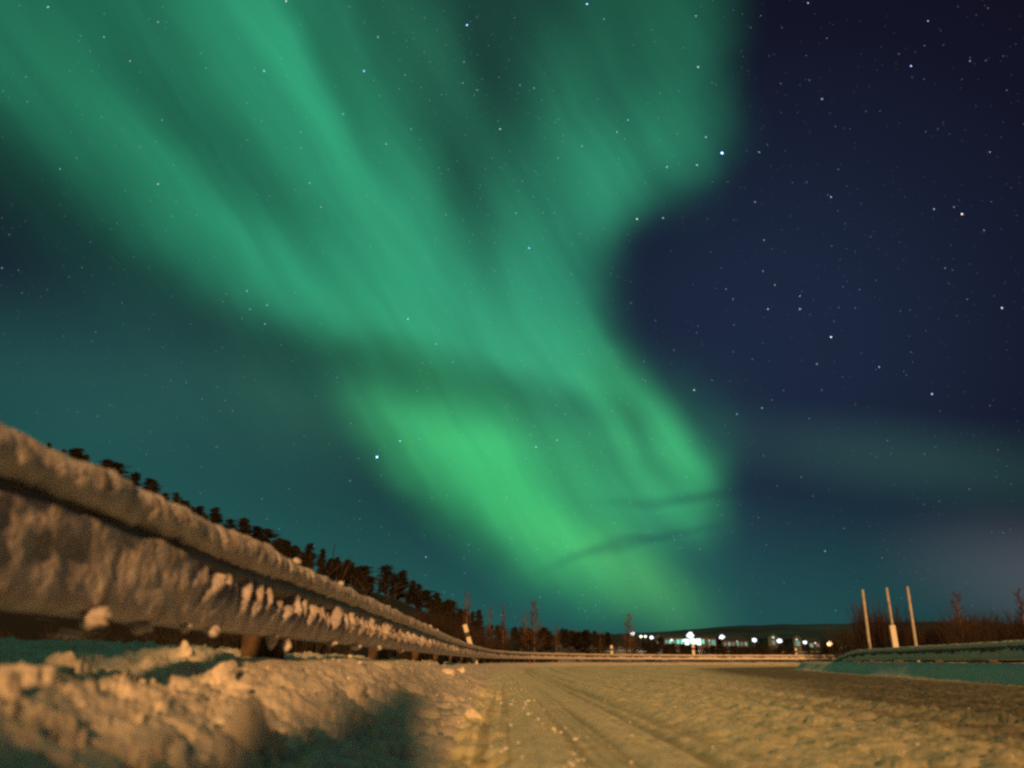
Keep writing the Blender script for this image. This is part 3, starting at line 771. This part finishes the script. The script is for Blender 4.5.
def shrub_mesh(seed, H=2.0, wid=1.2, n=26, sub=8, th=.014):
    r = random.Random(seed); m = MB(); tw = MB()
    for k in range(n):
        a = r.uniform(0, 6.28); q0 = r.random() ** .6 * wid * .35; p = Vector((q0 * math.cos(a), q0 * math.sin(a), -.2)); hh = H * r.uniform(.5, 1.0)
        dv = Vector((math.cos(a) * wid / H * r.uniform(.1, .8), math.sin(a) * wid / H * r.uniform(.1, .8), 1)); q = [p]
        for j in range(4): q.append(q[-1] + (dv + Vector((r.gauss(0, .12), r.gauss(0, .12), 0))) * hh / 4)
        m.tube(q, [th, th * .85, th * .65, th * .45, th * .25], 4, False)
        for j in range(sub):
            i = r.choice((1, 2, 2, 3, 3)); u = q[i].lerp(q[i + 1], r.random()); dd = (dv + Vector((r.gauss(0, .5), r.gauss(0, .5), r.gauss(0, .3)))).normalized() * hh * r.uniform(.10, .28)
            tw.tube([u, u + dd], [th * .5, th * .2], 3, False)
    return m, tw
def proto(name, ms, mats, parts):
    out = []
    for m, mt, pn in zip(ms, mats, parts):
        if pn in ('red_shrub', 'brush'):
            if out: continue
            m = MB().add(ms[0].v, ms[0].f).add(ms[1].v, ms[1].f)
        me = bpy.data.meshes.new(pn); me.from_pydata(m.v, [], m.f); me.update(); me.materials.append(mt); out.append((pn, me))
    return out
PINES = [proto('pine', pine_mesh(k, 6, w, b, 3600), (TRUNK, PINE), ('trunk', 'crown')) for k, (w, b) in enumerate([(1.6, .22), (1.3, .12), (1.8, .34), (1.15, .08), (1.5, .2), (1.75, .15)])]
BIRCHES = [proto('birch', bare_tree_mesh(20 + k, 5, w, .06, n + 14, 15, u), (BIRCH, TWIG), ('trunk', 'crown')) for k, (w, n, u) in enumerate([(1.0, 38, .9), (1.4, 44, .7), (.8, 30, 1.2), (1.2, 40, 1.0)])]
SHRUBS = [proto('shrub', shrub_mesh(40 + k, 2, w, 52, 15, .017), (SCRUB, SCRUB), ('red_shrub', 'red_shrub')) for k, w in enumerate([1.3, 1.7, 1.0, 2.0])]
DUSK = [proto('brush', shrub_mesh(60 + k, 2, w, 34, 10, .02), (GREY, GREY), ('brush', 'brush')) for k, w in enumerate([1.5, 2.0, 1.2])]
DTREE = [proto('dtree', bare_tree_mesh(70 + k, 5, w, .075, 46, 8, u), (GREY, GREY), ('trunk', 'crown')) for k, (w, u) in enumerate([(1.5, .8), (1.9, .6), (1.2, 1.1)])]
def plant(name, pr, x, y, h, h0, lab, cat, grp, rz, wide=1.0, z=None):
    k = h / h0
    if len(pr) == 1:
        e = bpy.data.objects.new(name, pr[0][1]); COL.objects.link(e); e.location = (x, y, ground_z(x, y)); e.rotation_euler = (0, 0, rz)
        e.scale = (k * wide, k * wide, k); return tag(e, lab, cat, grp)
    e = empty(name, (x, y, ground_z(x, y) if z is None else z), rz); e.scale = (k * wide, k * wide, k); tag(e, lab, cat, grp)
    for pn, me in pr:
        o = bpy.data.objects.new(pn, me); COL.objects.link(o); o.parent = e
    return e
def top_h(px, ptop, Y):
    dv = ray(px, ptop); k = Y / dv.y; return dv.x * k, Y, HC + dv.z * k
ORD = ['first', 'second', 'third', 'fourth', 'fifth', 'sixth', 'seventh', 'eighth', 'ninth', 'tenth', 'eleventh', 'twelfth', 'thirteenth', 'fourteenth', 'fifteenth', 'sixteenth', 'seventeenth', 'eighteenth', 'nineteenth', 'twentieth',
       'twenty-first', 'twenty-second', 'twenty-third', 'twenty-fourth', 'twenty-fifth', 'twenty-sixth', 'twenty-seventh', 'twenty-eighth', 'twenty-ninth', 'thirtieth', 'thirty-first', 'thirty-second', 'thirty-third', 'thirty-fourth', 'thirty-fifth', 'thirty-sixth', 'thirty-seventh', 'thirty-eighth', 'thirty-ninth', 'fortieth', 'forty-first', 'forty-second', 'forty-third', 'forty-fourth', 'forty-fifth']
pr_ = random.Random(11)
SKY_P = [(79, 457), (108, 468), (119, 471), (137, 480), (152, 486), (184, 507), (201, 512), (217, 513), (232, 523), (244, 522), (257, 529), (269, 531), (283, 541), (296, 546), (311, 544), (323, 549), (334, 559), (347, 560), (353, 563), (361, 566), (368, 566), (387, 565), (396, 575), (404, 571), (413, 581), (420, 584), (429, 590), (437, 593), (451, 601)]
WIDE = {217: 1.35, 311: 1.1, 323: 1.1, 387: 1.3, 404: 1.2, 79: 1.2}
SKY_P.sort()
for k, (px, pt) in enumerate(SKY_P):
    az_ = px_az(px); Y = (R_RIDGE + pr_.uniform(-14, 4)) * math.cos(az_); x, y, zt = top_h(px, pt - np.interp(px, [60, 140, 215, 300], [8, 7, 5, 0]), Y); g = ground_z(x, y); h = max(3.4, zt - g)
    plant('pine_tree', PINES[{217: 0, 387: 2, 404: 0, 311: 4}.get(px, k % 6)], x, y, h, 6, 'dark pine breaking the ridge skyline behind the left guardrail, %s from the left' % ORD[k], 'pine', 'pines on the ridge skyline', pr_.uniform(0, 6), WIDE.get(px, 1.2) * pr_.uniform(.9, 1.4) * (1.35 if px < 300 else 1.05))
for k in range(170):
    px = pr_.uniform(60, 490); az_ = px_az(px); rr = pr_.uniform(95, 166) if k % 2 else pr_.uniform(148, 168); x, y = rr * math.sin(az_), rr * math.cos(az_)
    plant('pine_tree', PINES[pr_.randrange(6)], x, y, pr_.uniform(2.2, 4.2), 6, 'small dark pine on the wooded hillside below the ridge skyline', 'pine', 'small pines on the hillside', pr_.uniform(0, 6), pr_.uniform(.9, 1.3))
# dark brush seen through the gap below the left beam and along the foot of the hill
for k in range(130):
    px = pr_.uniform(-40, 330); az_ = px_az(px); rr = pr_.uniform(12, 40); x, y = rr * math.sin(az_), rr * math.cos(az_)
    plant('brush', DUSK[pr_.randrange(3)], x, y, pr_.uniform(1.1, 1.9) * (.6 + rr / 60), 2, 'dark leafless brush behind the near left guardrail', 'brush', 'brush behind the near guardrail', pr_.uniform(0, 6), 1.5)
# red lit scrub at the bend
for k in range(26):
    px = pr_.uniform(400, 500); Y = pr_.uniform(60, 92); x, y, zt = top_h(px, np.interp(px, [400, 440, 470, 500], [610, 606, 622, 634]) + pr_.uniform(-3, 10), Y); g = ground_z(x, y)
    plant('red_shrub', SHRUBS[k % 4], x, y, max(1.2, zt - g), 2, 'reddish bare shrub massed at the foot of the hill by the leaning marker post', 'shrub', 'red shrubs at the bend', pr_.uniform(0, 6), .8)
BT = [(466, 592, 78, 0, 'tallest bare birch at the bend, rising from the red shrubs'), (490, 604, 82, 2, 'slim bare birch just right of the leaning marker post, nearer of a close pair'), (503, 604, 88, 0, 'slim bare birch just right of the leaning marker post, farther of a close pair'),
      (533, 601, 76, 1, 'broad bare birch with a pale lit trunk standing alone by the far guardrail'), (524, 612, 84, 0, 'small bare birch beside the broad birch with the pale trunk'), (598, 628, 92, 2, 'small thin bare birch between the lone birch and the town lights'), (628, 614, 96, 1, 'bare birch beside the leftmost town lamp'),
      (555, 625, 90, 3, 'low bare birch just right of the broad birch with the pale trunk'), (575, 628, 100, 0, 'faint low birch before the grey snow slope')]
for px, pt, Y, v, lab in BT:
    x, y, zt = top_h(px + 1, pt, Y); g = ground_z(x, y)
    plant('birch_tree', BIRCHES[v], x, y, zt - g, 5, lab, 'birch', 'bare birches along the bend', pr_.uniform(0, 6), .9)
# wooded strip between the bend and the town
for k in range(250):
    px = pr_.uniform(430, 880); Y = pr_.uniform(92, 190); x, y, zt = top_h(px, np.interp(px, [430, 470, 540, 600, 640, 660, 700, 860], [614, 620, 627, 631, 637, 643, 644, 645]) + abs(pr_.gauss(0, 4)), Y); g = ground_z(x, y)
    if k % 2: plant('dark_tree', DTREE[k % 3], x, y, max(1.5, zt - g), 5, 'low dark bare tree in the wooded strip between the bend and the town', 'tree', 'trees in the wooded strip', pr_.uniform(0, 6), pr_.uniform(1.6, 2.4))
    else: plant('pine_tree', PINES[k % 6], x, y, max(1.8, zt - g), 6, 'low dark pine in the wooded strip between the bend and the town', 'pine', 'pines in the wooded strip', pr_.uniform(0, 6), pr_.uniform(1.2, 1.7))
# right hand scrub behind the poles
RS_ = [(868, 595, 50, 0), (878, 598, 52, 1), (859, 604, 53, 2), (890, 604, 51, 3), (873, 604, 49, 1), (899, 611, 51, 0), (884, 608, 48, 2), (862, 614, 49, 0), (866, 602, 52, 3), (908, 618, 50, 2)]
for k, (px, pt, Y, v) in enumerate(RS_):
    x, y, zt = top_h(px, pt, Y); g = ground_z(x, y)
    plant('red_shrub', SHRUBS[v], x, y, zt - g, 2, 'tall reddish shrub in the dense clump directly behind the three poles', 'shrub', 'shrubs behind the poles', pr_.uniform(0, 6), .40)
for k in range(44):
    px = pr_.uniform(905, 1065); Y = pr_.uniform(44, 66); x, y, zt = top_h(px, np.interp(px, [900, 915, 940, 955, 975, 990, 1005, 1024], [620, 622, 611, 606, 608, 606, 612, 606]) + abs(pr_.gauss(0, 10)), Y); g = ground_z(x, y)
    plant('red_shrub', SHRUBS[pr_.randrange(4)], x, y, max(.9, zt - g), 2, 'reddish bare shrub in the scrub beyond the right guardrail, to the right of the poles', 'shrub', 'scrub beyond the right guardrail', pr_.uniform(0, 6), pr_.uniform(.5, .8))
for k in range(40):
    px = pr_.uniform(850, 1060); Y = pr_.uniform(66, 84); x, y, zt = top_h(px, 622 + abs(pr_.gauss(0, 7)), Y); g = ground_z(x, y)
    plant('brush', DUSK[pr_.randrange(3)], x, y, max(.9, zt - g), 2, 'dark brush filling the back of the scrub beyond the right guardrail', 'brush', 'brush behind the right scrub', pr_.uniform(0, 6), 1.0)
x, y, zt = top_h(956, 592, 52); plant('birch_tree', BIRCHES[1], x, y, zt - ground_z(x, y), 5, 'bare birch rising from the scrub to the right of the poles', 'birch', None, 1.0, .9)
x, y, zt = top_h(1018, 590, 50); plant('birch_tree', BIRCHES[3], x, y, zt - ground_z(x, y), 5, 'bare birch at the right edge of the scrub', 'birch', None, 2.0, 1.1)

# ------------------------------------------------------------------ town
WALL = mat('pale_wall', (.075, .085, .085), .8, .1, .5)
WALLD = mat('dark_wall', (.03, .03, .032), .8, .15, .5)
ROOF = mat('snowy_roof', (.05, .06, .07), .8, .1, .3)
MAST = mat('lamp_mast', (.12, .12, .12), .5, .1, 2, metal=.5)
LWHITE = glow('lamp_white', (.86, .90, 1.0), 9.0); LORANGE = glow('lamp_orange', (1.0, .55, .25), 5.0); LWARM = glow('lamp_warm', (1.0, .93, .68), 4.0)
LGREEN = glow('lamp_green', (.55, .85, .6), 1.3); LPINK = glow('lamp_pink', (1.0, .62, .6), 1.2)
WIN = {'w': glow('window_warm', (1.0, .80, .45), .8), 'c': glow('window_cyan', (.32, .95, .75), .9), 'b': glow('window_bright', (.75, 1.0, .95), 4.5), 'g': glow('window_green', (.30, .46, .34), .7), 'd': glow('window_dim', (.42, .30, .22), .5)}
def street_lamp(px, py, Y, size, m, lab, light=0):
    x, yy, z = top_h(px, py, Y); g = ground_z(x, yy); r = empty('street_lamp', (x, yy, g)); tag(r, lab, 'street lamp', 'lit lamps of the town')
    h = z - g; MB().tube([(0, .3, -.3), (0, .3, h - .2), (0, .1, h + .15)], [.09, .07, .05], 8).build('mast', MAST, r, True)
    V, Fc = blobmesh(int(px), size * .95, size * .6, size * .70, 3, .55); o = mesh_np('lamp_head', V, Fc, m, r); o.location = (0, -.1, h)
    MB().box(-size * .7, size * .7, -.1, .5, h + size * .8, h + size * .8 + .06).build('lamp_hood', MAST, r)
    if light:
        ld = bpy.data.lights.new('lamp_light', 'POINT'); ld.energy = light; ld.color = m.node_tree.nodes['Emission'].inputs[0].default_value[:3]; ld.shadow_soft_size = .5
        lo = bpy.data.objects.new('lamp_light', ld); COL.objects.link(lo); lo.parent = r; lo.location = (0, -size - .4, h - .3)
for a in [(632.5, 634, 205, .54, LWHITE, 'white street lamp at the left end of the town lights', 150), (651.5, 637.5, 215, .46, LWHITE, 'smaller white lamp just right of the two warm lamps', 0),
          (641, 636.5, 225, .40, LWARM, 'warm white lamp beside the leftmost town lamp, left of a pair', 0), (645.5, 636.5, 235, .40, LWARM, 'warm white lamp beside the leftmost town lamp, right of a pair', 0),
          (690.5, 635, 200, .74, LWHITE, 'brightest lamp standing over the floodlit hall', 700), (722, 637, 210, .62, LWHITE, 'white street lamp right of the floodlit hall, above the row of dim windows', 0), (754, 640, 205, .50, LWHITE, 'white street lamp in the gap between the dim houses and the gabled house', 0),
          (779.5, 641, 200, .54, LWHITE, 'white street lamp in front of the pale gabled house', 0), (804.5, 642.5, 215, .45, LWHITE, 'small white street lamp at the right end of the white lamps', 0), (830, 644, 190, .60, LORANGE, 'orange street lamp near the right end of the town', 0)]: street_lamp(*a)
for k, (px, py, Y, sz, m, lab) in enumerate([(671.5, 640, 196, .22, LWHITE, 'tiny white light low at the left end of the floodlit hall'), (684, 640.5, 192, .30, LWHITE, 'small white light just left of the brightest lamp, lower than it'), (697, 640.5, 194, .36, LWHITE, 'small white light just right of the brightest lamp, lower than it'),
        (709, 640.5, 210, .18, LGREEN, 'tiny green light at the greenish lit house'), (737, 641.5, 200, .16, LGREEN, 'tiny green light in the middle of the row of dim windows'), (773, 637.5, 222, .26, LGREEN, 'pale green light high on the gabled house'), (796.5, 639.5, 220, .24, LGREEN, 'pale green light on the narrow pale house'),
        (815, 643, 205, .14, LWARM, 'tiny warm light on the low dim house'), (843, 645, 190, .16, LORANGE, 'tiny orange light right of the orange street lamp'), (851, 645.5, 195, .20, LPINK, 'small pink light on the long low house')]): street_lamp(px, py, Y, sz, m, lab)
def house(px0, px1, ptop, Y, depth, name, lab, wins, gable=False, wall=WALL, roof_h=.9):
    x0, yy, z = top_h(px0, ptop, Y); x1, _, _ = top_h(px1, ptop, Y); xm = (x0 + x1) / 2; g = ground_z(xm, Y); r = empty(name, (xm, Y, g)); tag(r, lab, 'building')
    w = x1 - x0; h = z - g
    MB().box(-w / 2, w / 2, 0, depth, -1, h).build('wall', wall, r)
    m = MB(); o_ = .3
    if gable: m.add([(-w / 2 - o_, -o_, h - .05), (w / 2 + o_, -o_, h - .05), (0, -o_, h + roof_h), (-w / 2 - o_, depth + o_, h - .05), (w / 2 + o_, depth + o_, h - .05), (0, depth + o_, h + roof_h)], [(0, 1, 2), (3, 5, 4), (0, 2, 5, 3), (1, 4, 5, 2), (0, 3, 4, 1)])
    else: m.add([(-w / 2 - o_, -o_, h + .003), (w / 2 + o_, -o_, h + .003), (w / 2 + o_, depth + o_, h + .003), (-w / 2 - o_, depth + o_, h + .003), (-w / 2 + .3, depth / 2, h + roof_h), (w / 2 - .3, depth / 2, h + roof_h)], [(0, 1, 5, 4), (1, 2, 5), (2, 3, 4, 5), (3, 0, 4), (0, 3, 2, 1)])
    m.build('roof', ROOF, r)
    for (u0, u1, v0, v1, k) in wins:
        a, b = -w / 2 + w * u0, -w / 2 + w * u1; c, e = h * v0, h * v1
        f = MB(); fw = .06
        f.box(a - fw, b + fw, -.05, -.003, c - fw, c); f.box(a - fw, b + fw, -.05, -.003, e, e + fw); f.box(a - fw, a, -.05, -.003, c, e); f.box(b, b + fw, -.05, -.003, c, e)
        fo = f.build('window', WALLD, r); MB().box(a, b, -.03, -.004, c, e).build('pane', WIN[k], fo)
house(664, 708, 637.5, 225, 10, 'floodlit_hall', 'long hall with cyan glowing windows under the brightest lamp', [(.02, .09, .55, .78, 'g'), (.11, .18, .52, .80, 'c'), (.20, .25, .55, .8, 'g'), (.28, .35, .5, .84, 'c'), (.37, .44, .48, .86, 'c'), (.47, .56, .42, .88, 'b'), (.58, .69, .36, .93, 'b'), (.71, .83, .40, .9, 'b'), (.85, .91, .5, .84, 'c')], roof_h=.7)
house(654, 663, 638, 232, 8, 'small_house', 'small dim reddish house left of the floodlit hall', [(.2, .45, .4, .7, 'd'), (.6, .85, .4, .7, 'd')], True, WALLD)
house(705, 716, 638, 240, 8, 'pale_house', 'greenish lit house adjoining the right end of the floodlit hall', [(.08, .45, .35, .85, 'g'), (.55, .92, .35, .85, 'g')], False)
house(722, 748, 639, 245, 9, 'row_house', 'long low house with a row of dim windows right of the floodlit hall', [(.05 + .16 * k, .16 + .16 * k, .45, .75, 'g' if k % 2 else 'd') for k in range(6)], False, WALLD)
house(768, 778, 637.5, 230, 9, 'gabled_house', 'pale gabled house behind the second white lamp from the right', [(.35, .65, .5, .8, 'g')], True, WALL, 1.0)
house(793, 801, 638.5, 230, 8, 'narrow_house', 'narrow pale house left of the small white lamp', [(.2, .8, .45, .8, 'g')], True, WALL)
house(808, 820, 641, 240, 8, 'low_house', 'low dim house between the small white lamp and the orange lamp', [(.1, .4, .4, .75, 'g'), (.6, .9, .4, .75, 'd')], False, WALLD)
house(838, 862, 643.5, 220, 8, 'long_house', 'long low house with pinkish windows right of the orange lamp', [(.05, .2, .4, .8, 'd'), (.3, .42, .4, .8, 'w'), (.5, .62, .4, .8, 'd'), (.75, .95, .4, .8, 'd')], False, WALLD)
# yellow road sign
YEL = mat('yellow_sign', (.22, .17, .02), .5, .05, 3)
x, y, z = top_h(780, 650.5, 108); g = ground_z(x, y); r = empty('road_sign', (x, y, g)); tag(r, 'small yellow road sign on two posts in front of the wooded strip', 'road sign')
MB().box(-.5, .5, -.03, 0, z - g - .5, z - g).build('sign_panel', YEL, r)
for sx in (-.35, .35): MB().tube([(sx, .04, -.3), (sx, .04, z - g)], .03, 6).build('sign_post', MAST, r)
